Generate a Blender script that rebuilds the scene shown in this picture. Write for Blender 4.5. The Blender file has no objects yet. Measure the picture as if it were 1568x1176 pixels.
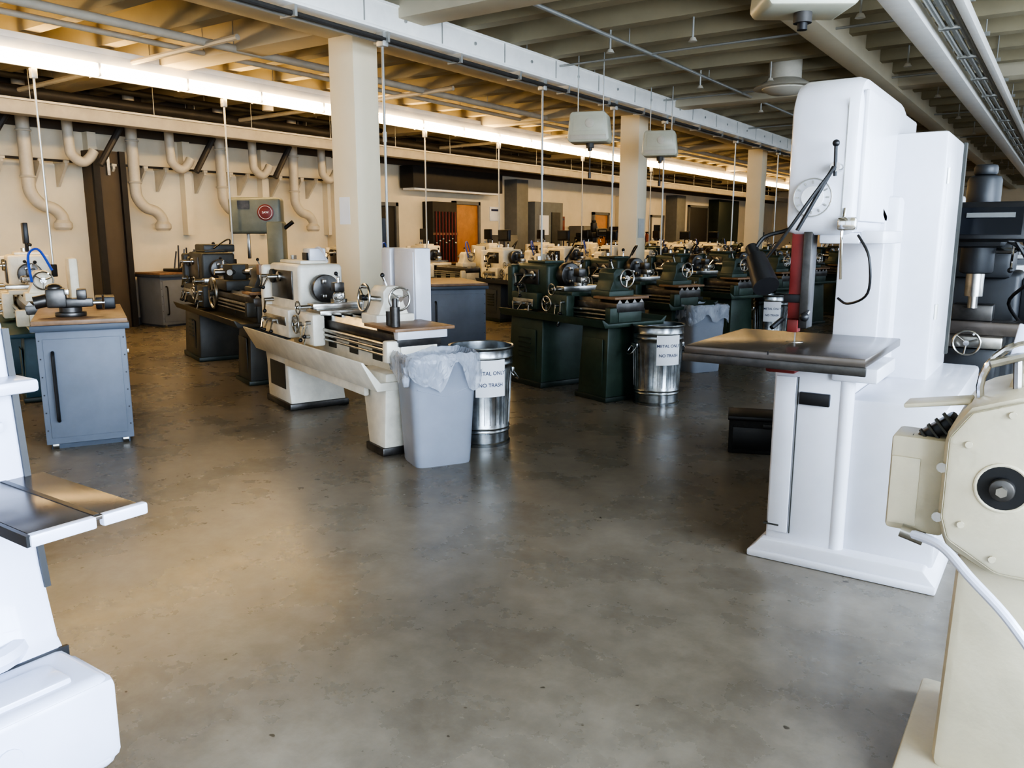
import bpy, bmesh, math, random
from mathutils import Vector, Matrix, Euler, noise
random.seed(7)
sc=bpy.context.scene
R=math.radians
# ------------------------------------------------------------------ materials
MATS={}
def mat(name,col,rough=.5,metal=0.0,var=.12,scale=6.0,bump=0.0,emit=None,estr=0,bscale=60,spec=.5,coat=0):
    if name in MATS: return MATS[name]
    m=bpy.data.materials.new(name); m.use_nodes=True
    nt=m.node_tree; N=nt.nodes; L=nt.links; b=N["Principled BSDF"]
    tc=N.new("ShaderNodeTexCoord"); nz=N.new("ShaderNodeTexNoise"); nz.inputs["Scale"].default_value=scale
    nz.inputs["Detail"].default_value=6; nz.inputs["Roughness"].default_value=.62
    L.new(tc.outputs["Object"],nz.inputs["Vector"])
    cr=N.new("ShaderNodeValToRGB")
    a=[max(0,c*(1-var)) for c in col[:3]]; c2=[min(1,c*(1+var*.6)) for c in col[:3]]
    cr.color_ramp.elements[0].position=.32; cr.color_ramp.elements[1].position=.68
    cr.color_ramp.elements[0].color=(*a,1); cr.color_ramp.elements[1].color=(*c2,1)
    L.new(nz.outputs["Fac"],cr.inputs["Fac"]); L.new(cr.outputs["Color"],b.inputs["Base Color"])
    b.inputs["Roughness"].default_value=rough; b.inputs["Metallic"].default_value=metal
    b.inputs["Specular IOR Level"].default_value=spec
    b.inputs["Coat Weight"].default_value=coat
    if bump:
        n2=N.new("ShaderNodeTexNoise"); n2.inputs["Scale"].default_value=bscale; L.new(tc.outputs["Object"],n2.inputs["Vector"])
        bp=N.new("ShaderNodeBump"); bp.inputs["Strength"].default_value=bump; bp.inputs["Distance"].default_value=.01
        L.new(n2.outputs["Fac"],bp.inputs["Height"]); L.new(bp.outputs["Normal"],b.inputs["Normal"])
    if emit:
        b.inputs["Emission Color"].default_value=(*emit,1); b.inputs["Emission Strength"].default_value=estr
    MATS[name]=m; return m
WHITE=mat("white_enamel",(.62,.63,.68),.32,var=.05,coat=.2)
LAV=mat("cool_white_enamel",(.62,.66,.80),.3,var=.04,coat=.3)
CREAM=mat("cream_enamel",(.54,.49,.36),.4,var=.10,bump=.1)
MCREAM=mat("machine_offwhite",(.78,.71,.54),.42,var=.16,bump=.12)
GREEN=mat("machine_green",(.032,.056,.040),.42,var=.3)
GREEND=mat("machine_green_dark",(.02,.032,.025),.45,var=.25)
DKOL=mat("machine_dark_grey",(.045,.045,.038),.45,var=.3)
TEAL=mat("teal_paint",(.02,.07,.10),.45,var=.2)
BLUE=mat("bench_blue_grey",(.150,.170,.208),.5,var=.14,scale=3)
BLUED=mat("bench_blue_dark",(.06,.075,.10),.5,var=.1)
STEEL=mat("machined_steel",(.44,.43,.40),.28,1.0,var=.3,scale=12)
DSTEEL=mat("dark_steel",(.10,.095,.09),.35,.8,var=.35,scale=10)
CHROME=mat("chrome",(.75,.75,.75),.12,1.0,var=.03)
IRON=mat("cast_iron_table",(.15,.13,.115),.24,.7,var=.25,scale=5)
BLACK=mat("black_plastic",(.012,.012,.013),.4,var=.2)
RUBBER=mat("black_rubber",(.018,.018,.018),.75,var=.2,bump=.4)
RED=mat("red_paint",(.17,.022,.018),.45,var=.2)
GALV=mat("galvanised_steel",(.36,.38,.39),.27,1.0,var=.35,scale=14)
BIN=mat("bin_grey_blue",(.29,.32,.38),.45,var=.05)
WOOD=mat("bench_wood",(.24,.14,.075),.45,var=.3,scale=9)
WOODO=mat("door_wood",(.42,.19,.06),.45,var=.2,scale=4)
PAPER=mat("paper_white",(.85,.86,.88),.7,var=.02)
INK=mat("ink_blue_black",(.03,.04,.10),.6,var=.02)
WALL=mat("wall_paint",(.72,.65,.50),.7,var=.08,scale=1.2,bump=.08)
COLP=mat("column_paint",(.86,.75,.54),.6,var=.05,scale=1.2,bump=.08)
WALLD=mat("wall_shade_and_door_brown",(.10,.078,.055),.7,var=.12,scale=1.5)  # painted shade on the upper wall band, plain brown paint on the fire door
CEIL=mat("ceiling_paint",(.36,.31,.20),.75,var=.10,scale=1.4,bump=.06)
BEAM=mat("ceiling_beam_paint",(.52,.46,.33),.7,var=.08,scale=1.4)
GREYP=mat("grey_panel",(.15,.155,.15),.55,var=.12)
CHAR=mat("charcoal_panel",(.022,.020,.018),.6,var=.2)
PIPEW=mat("pipe_white",(.52,.48,.39),.5,var=.10)
PIPED=mat("pipe_dark",(.045,.04,.035),.5,var=.2)
COND=mat("conduit_grey",(.46,.46,.43),.35,.5,var=.1)
FIXW=mat("fixture_white",(.90,.88,.82),.45,var=.05)
REELM=mat("heater_offwhite",(.50,.49,.38),.35,var=.06)
TUBE=mat("fluorescent_tube",(1,1,1),.4,emit=(1.0,.67,.29),estr=42)
SCREEN=mat("dark_screen",(.01,.012,.016),.15,var=.02)
BLUEH=mat("blue_hose",(.03,.08,.45),.4)
BADGE=mat("badge_red",(.16,.025,.02),.4)
BGW=mat("blue_grey_wall",(.14,.16,.18),.6)
def bag_mat():
    m=bpy.data.materials.new("plastic_liner"); m.use_nodes=True; nt=m.node_tree; N=nt.nodes; L=nt.links
    b=N["Principled BSDF"]; b.inputs["Base Color"].default_value=(.54,.58,.66,1); b.inputs["Roughness"].default_value=.2
    tr=N.new("ShaderNodeBsdfTransparent"); mx=N.new("ShaderNodeMixShader"); nz=N.new("ShaderNodeTexNoise"); nz.inputs["Scale"].default_value=5; nz.inputs["Detail"].default_value=3
    tc=N.new("ShaderNodeTexCoord"); mp=N.new("ShaderNodeMapping"); mp.inputs["Scale"].default_value=(1.6,1.6,.8); mp.inputs["Rotation"].default_value=(.3,.5,0)
    L.new(tc.outputs["Object"],mp.inputs["Vector"]); L.new(mp.outputs["Vector"],nz.inputs["Vector"])
    wv=N.new("ShaderNodeTexNoise"); wv.inputs["Scale"].default_value=11; wv.inputs["Detail"].default_value=2; wv.inputs["Distortion"].default_value=1.2; L.new(mp.outputs["Vector"],wv.inputs["Vector"])
    bp=N.new("ShaderNodeBump"); bp.inputs["Strength"].default_value=.8; bp.inputs["Distance"].default_value=.04
    L.new(wv.outputs["Fac"],bp.inputs["Height"]); L.new(bp.outputs["Normal"],b.inputs["Normal"])
    mr=N.new("ShaderNodeMapRange"); mr.inputs["From Min"].default_value=.3; mr.inputs["From Max"].default_value=.7; mr.inputs["To Min"].default_value=.35; mr.inputs["To Max"].default_value=.75; L.new(nz.outputs["Fac"],mr.inputs["Value"])
    L.new(mr.outputs["Result"],mx.inputs["Fac"])
    L.new(tr.outputs[0],mx.inputs[1]); L.new(b.outputs[0],mx.inputs[2]); L.new(mx.outputs[0],N["Material Output"].inputs["Surface"])
    return m
BAG=bag_mat()
def floor_mat():
    m=bpy.data.materials.new("polished_concrete"); m.use_nodes=True; nt=m.node_tree; N=nt.nodes; L=nt.links
    b=N["Principled BSDF"]; tc=N.new("ShaderNodeTexCoord")
    def nz(s,d=6,r=.6,dist=0):
        n=N.new("ShaderNodeTexNoise"); n.inputs["Scale"].default_value=s; n.inputs["Detail"].default_value=d; n.inputs["Roughness"].default_value=r; n.inputs["Distortion"].default_value=dist
        L.new(tc.outputs["Object"],n.inputs["Vector"]); return n
    a=nz(.55,5,.55,0); c=nz(2.3,8,.60,0); f=nz(8,6,.7,.2); s=nz(38,4,.6); k=nz(19,1,.5)
    def ramp(n,p0,c0,p1,c1):
        r=N.new("ShaderNodeValToRGB"); e=r.color_ramp.elements; r.color_ramp.interpolation='EASE'
        e[0].position=p0; e[0].color=(*c0,1); e[1].position=p1; e[1].color=(*c1,1); L.new(n.outputs["Fac"],r.inputs["Fac"]); return r.outputs["Color"]
    def mul(x,y,f=1):
        q=N.new("ShaderNodeMix"); q.data_type='RGBA'; q.blend_type='MULTIPLY'; q.inputs["Factor"].default_value=f
        L.new(x,q.inputs["A"]); L.new(y,q.inputs["B"]); return q.outputs["Result"]
    col=mul(ramp(a,.28,(.145,.128,.102),.72,(.225,.205,.170)),ramp(c,.22,(.80,.79,.77),.78,(1.22,1.21,1.20)))
    col=mul(col,ramp(f,.25,(.86,.85,.84),.75,(1.13,1.13,1.13)))
    col=mul(col,ramp(k,.21,(.35,.32,.28),.24,(1,1,1)))
    L.new(col,b.inputs["Base Color"])
    mr=N.new("ShaderNodeMapRange"); mr.inputs["From Min"].default_value=.25; mr.inputs["From Max"].default_value=.75; mr.inputs["To Min"].default_value=.23; mr.inputs["To Max"].default_value=.33; L.new(c.outputs["Fac"],mr.inputs["Value"])
    L.new(mr.outputs["Result"],b.inputs["Roughness"])
    bp=N.new("ShaderNodeBump"); bp.inputs["Strength"].default_value=.05; bp.inputs["Distance"].default_value=.01; L.new(s.outputs["Fac"],bp.inputs["Height"]); L.new(bp.outputs["Normal"],b.inputs["Normal"])
    b.inputs["Specular IOR Level"].default_value=.5
    return m
FLOOR=floor_mat()
# ------------------------------------------------------------------ builder
def basis(axis):
    z=Vector(axis).normalized(); return z.to_track_quat('Z','Y').to_matrix().to_4x4()
class B:
    def __init__(s,name,loc=(0,0,0),rz=0):
        s.name=name; s.loc=loc; s.rz=rz; s.bm=bmesh.new(); s.mats=[]
    def mi(s,m):
        if m not in s.mats: s.mats.append(m)
        return s.mats.index(m)
    def add(s,t,m,M=None):
        if M is not None: bmesh.ops.transform(t,matrix=M,verts=t.verts)
        bmesh.ops.recalc_face_normals(t,faces=t.faces)
        i=s.mi(m)
        for f in t.faces: f.material_index=i; f.smooth=True
        me=bpy.data.meshes.new("t"); t.to_mesh(me); t.free(); s.bm.from_mesh(me); bpy.data.meshes.remove(me)
    def box(s,c,d,m,bev=0,rot=(0,0,0),taper=1,seg=2):
        t=bmesh.new(); bmesh.ops.create_cube(t,size=1)
        for v in t.verts:
            k=taper if v.co.z>0 else 1
            if isinstance(k,tuple): kx,ky=k
            else: kx=ky=k
            v.co=Vector((v.co.x*d[0]*kx,v.co.y*d[1]*ky,v.co.z*d[2]))
        if bev: bmesh.ops.bevel(t,geom=list(t.edges),offset=min(bev,min(d)*.45),segments=seg,profile=.5,affect='EDGES')
        s.add(t,m,Matrix.Translation(c)@Euler(rot).to_matrix().to_4x4()); return s
    def bx(s,x0,x1,y0,y1,z0,z1,m,bev=0,**k):
        return s.box(((x0+x1)/2,(y0+y1)/2,(z0+z1)/2),(abs(x1-x0),abs(y1-y0),abs(z1-z0)),m,bev,**k)
    def cyl(s,p1,p2,r,m,r2=None,seg=20,bev=0):
        p1=Vector(p1);p2=Vector(p2);h=(p2-p1).length; t=bmesh.new()
        bmesh.ops.create_cone(t,cap_ends=True,segments=seg,radius1=r,radius2=r if r2 is None else r2,depth=h)
        if bev:
            ed=[e for e in t.edges if abs(e.verts[0].co.z-e.verts[1].co.z)<1e-6]
            bmesh.ops.bevel(t,geom=ed,offset=bev,segments=2,profile=.5,affect='EDGES')
        s.add(t,m,Matrix.Translation((p1+p2)/2)@basis(p2-p1)); return s
    def rev(s,prof,o,ax,m,seg=32):
        t=bmesh.new(); rings=[]
        for r,z in prof:
            if r<1e-5: rings.append([t.verts.new((0,0,z))])
            else: rings.append([t.verts.new((r*math.cos(2*math.pi*i/seg),r*math.sin(2*math.pi*i/seg),z)) for i in range(seg)])
        for a,b in zip(rings,rings[1:]):
            for i in range(seg):
                j=(i+1)%seg
                if len(a)==1 and len(b)==1: continue
                if len(a)==1: t.faces.new((a[0],b[i],b[j]))
                elif len(b)==1: t.faces.new((a[i],a[j],b[0]))
                else: t.faces.new((a[i],a[j],b[j],b[i]))
        s.add(t,m,Matrix.Translation(o)@basis(ax)); return s
    def prism(s,pts,plane,lo,hi,m,bev=0,M=None):
        t=bmesh.new()
        def P(a,b,c):
            return {'xz':(a,c,b),'yz':(c,a,b),'xy':(a,b,c)}[plane]
        A=[t.verts.new(P(a,b,lo)) for a,b in pts]; C=[t.verts.new(P(a,b,hi)) for a,b in pts]
        t.faces.new(A); t.faces.new(C[::-1]); n=len(pts)
        for i in range(n): t.faces.new((A[i],C[i],C[(i+1)%n],A[(i+1)%n]))
        bmesh.ops.recalc_face_normals(t,faces=t.faces)
        if bev:
            bmesh.ops.bevel(t,geom=[e for e in t.edges if e.calc_face_angle(0)>R(20)],offset=bev,segments=2,profile=.5,affect='EDGES')
        s.add(t,m,M); return s
    def sph(s,c,r,m,sc=(1,1,1),seg=16):
        t=bmesh.new(); bmesh.ops.create_uvsphere(t,u_segments=seg,v_segments=max(6,seg*2//3),radius=r)
        s.add(t,m,Matrix.Translation(c)@Matrix.Diagonal((*sc,1))); return s
    def tor(s,c,ax,Rr,r,m,seg=28,ss=8):
        t=bmesh.new(); V=[[t.verts.new(((Rr+r*math.cos(2*math.pi*j/ss))*math.cos(2*math.pi*i/seg),(Rr+r*math.cos(2*math.pi*j/ss))*math.sin(2*math.pi*i/seg),r*math.sin(2*math.pi*j/ss))) for j in range(ss)] for i in range(seg)]
        for i in range(seg):
            for j in range(ss): t.faces.new((V[i][j],V[(i+1)%seg][j],V[(i+1)%seg][(j+1)%ss],V[i][(j+1)%ss]))
        s.add(t,m,Matrix.Translation(c)@basis(ax)); return s
    def tube(s,pts,r,m,seg=8,sub=6,smooth=True):
        P=[Vector(p) for p in pts]
        if smooth and len(P)>2:
            Q=[]
            for i in range(len(P)-1):
                a=P[max(i-1,0)];b=P[i];c=P[i+1];d=P[min(i+2,len(P)-1)]
                for k in range(sub):
                    u=k/sub; Q.append(.5*((2*b)+(-a+c)*u+(2*a-5*b+4*c-d)*u*u+(-a+3*b-3*c+d)*u**3))
            Q.append(P[-1]); P=Q
        t=bmesh.new(); rings=[]; up=None
        for i,p in enumerate(P):
            d=(P[min(i+1,len(P)-1)]-P[max(i-1,0)]).normalized()
            if up is None: up=d.orthogonal().normalized()
            up=(up-d*up.dot(d)).normalized(); w=d.cross(up)
            rings.append([t.verts.new(p+r*(math.cos(2*math.pi*k/seg)*up+math.sin(2*math.pi*k/seg)*w)) for k in range(seg)])
        for a,b in zip(rings,rings[1:]):
            for k in range(seg): t.faces.new((a[k],a[(k+1)%seg],b[(k+1)%seg],b[k]))
        t.faces.new(rings[0]); t.faces.new(rings[-1])
        s.add(t,m); return s
    def wheel(s,c,ax,Rr,m,hub=None,spokes=3,r=None,handle=True):
        hub=hub or m; r=r or Rr*.1; A=Vector(ax).normalized(); c=Vector(c)
        s.tor(c,ax,Rr,r,m,24,8); M=basis(ax)
        for i in range(spokes):
            a=2*math.pi*i/spokes+.4; d=(M@Vector((math.cos(a),math.sin(a),0)))
            s.cyl(c,c+d*Rr,r*.75,m,seg=8)
        s.cyl(c-A*Rr*.22,c+A*Rr*.25,Rr*.22,hub,seg=14)
        if handle:
            d=(M@Vector((math.cos(1),math.sin(1),0)))
            s.cyl(c+d*Rr*.95,c+d*Rr*.95+A*Rr*.55,r*.9,CHROME,seg=8)
        return s
    def text(s,txt,size,M,m,bend=None):
        cu=bpy.data.curves.new("t",'FONT'); cu.body=txt; cu.size=size; cu.align_x='CENTER'; cu.align_y='CENTER'; cu.offset=size*.012
        o=bpy.data.objects.new("t",cu); sc.collection.objects.link(o); bpy.context.view_layer.update()
        me=bpy.data.meshes.new_from_object(o.evaluated_get(bpy.context.evaluated_depsgraph_get()))
        t=bmesh.new(); t.from_mesh(me); bpy.data.objects.remove(o); bpy.data.meshes.remove(me)
        if bend:
            for v in t.verts:
                a=v.co.x/bend; v.co=Vector((math.sin(a)*bend,v.co.y,math.cos(a)*bend-bend))
        i=s.mi(m)
        bmesh.ops.transform(t,matrix=M,verts=t.verts)
        for f in t.faces: f.material_index=i
        me=bpy.data.meshes.new("t"); t.to_mesh(me); t.free(); s.bm.from_mesh(me); bpy.data.meshes.remove(me); return s
    def done(s,ang=35):
        me=bpy.data.meshes.new(s.name); s.bm.to_mesh(me); s.bm.free()
        for m in s.mats: me.materials.append(m)
        me.set_sharp_from_angle(angle=R(ang))
        o=bpy.data.objects.new(s.name,me); sc.collection.objects.link(o); o.location=s.loc; o.rotation_euler=(0,0,R(s.rz)); return o
def inst(o,loc,rz,scale=1):
    n=bpy.data.objects.new(o.name.split(".")[0],o.data); sc.collection.objects.link(n); n.location=loc; n.rotation_euler=(0,0,R(rz)); n.scale=(scale,)*3; return n
# ------------------------------------------------------------------ camera
cam=bpy.data.cameras.new("camera"); co=bpy.data.objects.new("camera",cam); sc.collection.objects.link(co)
co.location=(0,0,1.6); co.rotation_euler=(R(79.5),0,R(34.4)); cam.lens=28.25; cam.sensor_width=36; cam.clip_start=.05
sc.camera=co
# ------------------------------------------------------------------ room shell
XL,XR,YB,YF,ZC=-13.9,3.4,-4.5,46.0,4.25
b=B("floor"); b.bx(XL-.3,XR+.3,YB-.3,YF+.3,-.2,0,FLOOR); b.done()
b=B("ceiling")
b.bx(XL-.3,XR+.3,YB-.3,YF+.3,ZC,ZC+.2,CEIL)
y=YB+.3
while y<YF:
    b.bx(XL,XR,y-.09,y+.09,ZC-.34,ZC,CEIL); y+=.92
b.bx(-7.0,-6.6,YB,YF,ZC-.52,ZC,BEAM,.01)
b.bx(-2.68,-2.38,YB,YF,ZC-.50,ZC,BEAM,.01)
for k in range(7):
    yy=-.3+7.1*k
    b.bx(XL,XR,yy-.2,yy+.2,ZC-.46,ZC,BEAM,.01)
b.done()
b=B("wall_left")
b.bx(XL-.3,XL,YB,YF,0,ZC,WALL)
b.bx(XL,XL+.06,YB,YF,3.30,ZC,WALLD)  # shade at the wall top, put in as a dark brown strip
b.done()
b=B("wall_far"); b.bx(XL,XR,YF,YF+.3,0,ZC,WALL); b.done()
b=B("wall_back"); b.bx(XL,-9,YB-.3,YB,0,ZC,WALL); b.bx(-9,XR,YB-.3,YB,0,.95,WALL); b.bx(-9,XR,YB-.3,YB,3.55,ZC,WALL)
for x in (-6,-3,0): b.bx(x-.2,x+.2,YB-.3,YB,.95,3.55,WALL)
b.bx(3.1,XR,YB-.3,YB,.95,3.55,WALL); b.done()
b=B("wall_right"); b.bx(XR,XR+.3,YB,YF,0,.95,WALL); b.bx(XR,XR+.3,YB,YF,3.55,ZC,WALL)
yy=YB
while yy<YF+.1:
    b.bx(XR,XR+.3,yy-.25,yy+.25,.95,3.55,WALL); yy+=50.5/15
b.done()
def window(n,along,c,w):
    b=B("window_%d"%n)
    def bar(a0,a1,z0,z1,t=.03):
        if along=='y': b.bx(XR+.12,XR+.17,c+a0,c+a1,z0,z1,FIXW)
        else: b.bx(c+a0,c+a1,YB-.17,YB-.12,z0,z1,FIXW)
    h=w/2
    bar(-h,h,.95,1.0);bar(-h,h,3.5,3.55);bar(-h,-h+.05,.95,3.55);bar(h-.05,h,.95,3.55)
    for k in range(1,4): bar(-h+w*k/4-.015,-h+w*k/4+.015,1,3.5)
    for k in range(1,5): bar(-h,h,.95+.52*k-.015,.95+.52*k+.015)
    b.done()
n=1
for k in range(15):
    window(n,'y',YB+50.5/15*(k+.5),50.5/15-.5); n+=1
for x,w in ((-7.6,2.8),(-4.5,2.6),(-1.5,2.6),(1.65,2.9)):
    window(n,'x',x,w); n+=1
for i,yy in enumerate((6.8,13.9,21.0,28.1,35.2,42.3)):
    b=B("column",(-6.8,yy,0)); b.bx(-.19,.19,-.19,.19,0,ZC-.5,COLP,.012)
    b.bx(-.2,.2,-.2,.2,0,.12,GREYP)
    if i==0: b.bx(-.10,.06,-.194,-.19,1.72,2.02,PAPER)
    if i==1: b.bx(.191,.20,-.14,.1,1.55,1.9,COND)
    b.done()
b=B("baseboard_left"); b.bx(XL,XL+.03,YB,YF,0,.12,GREYP); b.done()
# left wall fittings ------------------------------------------------------------
def door(n,y0,y1,h,m,frame=GREYP,win=False):
    b=B("door_%d"%n,(XL,0,0))
    b.bx(0,.10,y0-.09,y0,0,h+.09,frame); b.bx(0,.10,y1,y1+.09,0,h+.09,frame); b.bx(0,.10,y0-.09,y1+.09,h,h+.09,frame)
    b.bx(0,.06,y0,y1,0.01,h,m,.004)
    b.bx(.06,.068,y0+.12,y1-.12,.2,.95,m,.003); 
    if win: b.bx(.06,.07,y0+.25,y1-.25,1.2,2.0,SCREEN)
    b.sph((.11,y0+.1,1.05),.035,CHROME); b.cyl((.05,y0+.1,1.05),(.11,y0+.1,1.05),.012,CHROME)
    b.done()
door(1,17.5,18.5,2.42,WOODO); door(2,25.3,26.3,2.3,WOODO); door(3,30.0,31.1,2.3,WALL,win=True); door(4,14.2,15.1,2.3,CHAR,win=True); door(5,33.9,36.0,2.8,CHAR)
b=B("overhead_signboard",(XL,0,0)); b.bx(.07,.5,15.3,19.1,2.75,3.28,CHAR,.01); b.bx(.07,.45,15.4,19.0,2.70,2.75,FIXW)
for yy in (15.5,17.2,18.9): b.bx(0,.1,yy-.03,yy+.03,2.8,3.2,DKOL)
b.done()
b=B("tool_rack_cabinet",(XL,0,0)); b.bx(0,.35,16.2,17.2,0,2.45,CHAR,.01)
for k in range(7):
    b.cyl((.38,16.3+k*.13,.9),(.38,16.3+k*.13,2.2),.018,RED,seg=8); b.sph((.38,16.3+k*.13,1.4+.05*(k%3)),.035,STEEL)
b.bx(.35,.37,16.2,17.2,.85,.9,WOOD); b.bx(.35,.37,16.2,17.2,1.6,1.66,WOOD); b.done()
b=B("wall_partition",(XL,0,0)); b.bx(0,.45,19.9,20.5,0,3.2,GREYP,.01); b.bx(0,.4,20.95,22.6,0,2.6,BGW,.01); b.bx(0,.3,27.0,29.0,0,3.0,WALL,.01); b.bx(0,.5,31.5,32.4,0,3.2,GREYP,.01); b.bx(0,.5,36.3,39,0,3.2,GREEND,.01)
b.bx(0,.45,12.9,13.9,0,2.8,WALL,.01); b.bx(.40,.43,21.2,21.7,1.6,2.2,PAPER); b.bx(.40,.43,21.9,22.4,1.2,2.3,DKOL); b.done()
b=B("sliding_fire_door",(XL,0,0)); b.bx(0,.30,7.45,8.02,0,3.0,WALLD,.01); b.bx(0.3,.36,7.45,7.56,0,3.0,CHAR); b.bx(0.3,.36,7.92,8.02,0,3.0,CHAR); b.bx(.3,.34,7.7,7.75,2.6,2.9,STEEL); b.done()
b=B("fire_extinguisher",(XL,29.3,1.1)); b.rev([(0,0),(.09,0),(.10,.03),(.10,.48),(.06,.54),(.03,.56),(.025,.6),(0,.6)],(.2,0,0),(0,0,1),RED,16); b.bx(.15,.28,-.02,.02,.58,.63,BLACK,.005); b.tube([(.2,0,.6),(.30,.08,.5),(.31,.09,.15)],.012,BLACK); b.bx(.0,.14,-.05,.05,.1,.4,STEEL); b.done()
b=B("wall_notice_board",(XL,0,0))
for y0,y1,z0,z1,m in ((13.0,13.5,1.6,2.2,PAPER),(19.15,19.6,2.0,2.4,PAPER),(23.1,23.35,1.5,2.2,RED),(27.3,28.2,1.4,2.2,CHAR),(28.5,28.8,1.7,2.1,PAPER),(24.95,25.1,1.4,1.7,RED)):
    dx=.45 if y0<14 else (.3 if 27<y0<29 else 0)
    b.bx(dx,dx+.03,y0,y1,z0,z1,m,.005); b.bx(dx+.03,dx+.035,y0+.05,y1-.05,z1-.12,z1-.06,INK)
b.done()
def wallcab(y0,y1,h,m,shelf=False):
    b=B("storage_cabinet" if not shelf else "shelving_unit",(XL+.05,0,0)); 
    if shelf:
        for z in [i*h/4+.05 for i in range(5)]: b.bx(0,.5,y0,y1,z-.02,z,DKOL)
        for yy in (y0,y1-.04):
            for xx in (0,.46): b.bx(xx,xx+.04,yy,yy+.04,0,h+.05,DKOL)
        for z in [i*h/4+.05 for i in range(4)]:
            yy=y0+.08
            while yy<y1-.3:
                w=random.uniform(.14,.3); b.bx(.06,.42,yy,yy+w,z,z+random.uniform(.12,h/4-.08),random.choice([GREYP,CHAR,BLUE,PAPER,RED,WOOD]),.01); yy+=w+.04
    else:
        b.bx(0,.55,y0,y1,.06,h,m,.01); b.bx(.02,.5,y0+.02,y1-.02,0,.06,CHAR)
        k=int(round((y1-y0)/.5))
        for i in range(k):
            a=y0+(y1-y0)*i/k; b.bx(.55,.565,a+.01,a+(y1-y0)/k-.01,.09,h-.04,m,.004); b.bx(.565,.58,a+(y1-y0)/k-.08,a+(y1-y0)/k-.06,h*.5,h*.5+.14,CHROME)
    b.done()
wallcab(9.7,11.2,1.0,BLUE)
wallcab(23.6,24.6,1.9,GREYP); wallcab(19.0,19.7,1.6,GREYP)
wallcab(3.6,5.2,1.3,None,shelf=True); wallcab(26.45,26.95,1.9,CHAR)
# exhaust ducts on the left wall
b=B("exhaust_duct",(XL,6.4,0))
b.tube([(.35,0,4.2),(.35,0,3.3),(.35,0,2.5),(.35,.02,2.25),(.35,.16,2.08),(.35,.34,2.02),(.35,.46,1.9),(.35,.47,1.78)],.095,PIPEW,14)
b.rev([(.10,0),(.14,-.05),(.14,-.12),(.11,-.16),(0,-.16)],(.35,.47,1.84),(0,0,1),PIPEW,20)
for z in (3.2,2.5): b.tor((.35,0,z),(0,0,1),.10,.018,PIPEW,20)
b.tube([(.6,.55,3.7),(.6,.56,3.0),(.6,.6,2.85),(.6,.75,2.76),(.6,.88,2.84),(.6,.95,2.95)],.08,PIPEW,12)
b.tube([(.75,.95,2.72),(.75,1.35,3.35)],.055,PIPED,10,smooth=False)
b.tube([(.3,-.6,2.78),(.3,1.2,2.78)],.02,PIPED,8,smooth=False)
for yy in (-.35,.22,.62):
    b.prism([(0,2.75),(.34,2.75),(.34,2.71),(.05,2.38),(0,2.38)],'xz',yy-.02,yy+.02,PIPEW)
    b.bx(0,.36,yy-.04,yy+.04,2.75,2.79,PIPEW)
b.bx(0,.16,1.1,1.25,1.6,3.3,WALL)
d0=b.done()
for k in (-3,-2,-1,1,2,3): inst(d0,(XL,6.4+1.77*k,0),0)
# ------------------------------------------------------------------ overhead services
def hangers(b,x,z,y0,y1,st,m=COND,r=.007):
    y=y0
    while y<y1: b.cyl((x,y,z),(x,y,ZC-.01),r,m,seg=6); y+=st
b=B("fluorescent_light_row")
x=-10.2
b.bx(x-.09,x+.09,YB+.4,40,3.68,3.80,FIXW,.01); b.bx(x-.05,x+.05,YB+.4,40,3.80,3.88,FIXW,.01)
b.prism([(x-.02,3.68),(x+.02,3.68),(x+.02,3.52),(x-.02,3.52)],'xz',YB+.4,40,FIXW)
yy=YB+.5
while yy<39.5:
    for sx in (-.085,.085):
        b.cyl((x+sx,yy,3.59),(x+sx,yy+1.18,3.59),.048,TUBE,seg=10)
        b.bx(x+sx-.03,x+sx+.03,yy-.03,yy,3.53,3.68,FIXW)
    yy+=1.22
hangers(b,x,3.88,YB+1,40,2.0)
b.done()
b=B("power_busway")
x=-6.0
b.bx(x-.07,x+.07,YB+.4,40,3.64,3.90,FIXW,.008)
b.bx(x-.10,x+.10,YB+.4,40,3.62,3.65,FIXW,.006); b.bx(x-.085,x+.085,YB+.4,40,3.89,3.91,FIXW,.004)
b.cyl((x+.05,YB+.4,3.55),(x+.05,40,3.55),.026,PIPED,seg=10); b.cyl((x-.05,YB+.4,3.55),(x-.05,40,3.55),.02,COND,seg=8)
yy=YB+1
while yy<40:
    b.bx(x+.07,x+.076,yy-.008,yy+.008,3.67,3.89,COND); b.cyl((x+.07,yy+.6,3.78),(x+.085,yy+.6,3.78),.02,COND,seg=10); b.bx(x-.1,x+.1,yy+.3,yy+.33,3.52,3.62,COND); yy+=1.2
hangers(b,x,3.9,YB+1,40,1.8)
for yy,zz in ((6.4,1.45),(9.45,1.3),(11.5,1.3),(13.4,1.3),(17,1.3),(20,1.3),(24,1.3)):
    b.cyl((x+.02,yy,zz-.2),(x+.02,yy,3.68),.014,COND,seg=8); b.bx(x-.03,x+.07,yy-.04,yy+.04,3.48,3.62,COND,.01); b.cyl((x+.02,yy,zz+1.1),(x+.02,yy,zz+1.2),.022,COND,seg=8)
b.done()
b=B("cable_raceway")
x=-12.4
b.bx(x-.12,x+.12,YB+.4,44,3.27,3.45,mat("raceway_paint",(.36,.33,.27),.5),.008); b.bx(x-.15,x+.15,YB+.4,44,3.45,3.48,PIPEW)
hangers(b,x,3.48,YB+1,44,1.9)
b.done()
for yy in (5.0,7.6,12.0,14.4,18,22):
    b=B("power_drop_pole",(-10.2,yy,0)); b.cyl((0,0,1.2),(0,0,3.52),.014,COND,seg=8); b.bx(-.035,.035,-.035,.035,3.40,3.515,COND,.008); b.bx(-.04,.04,-.03,.03,1.1,1.25,CHAR,.008); b.done()
b=B("ceiling_pipes")
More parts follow.
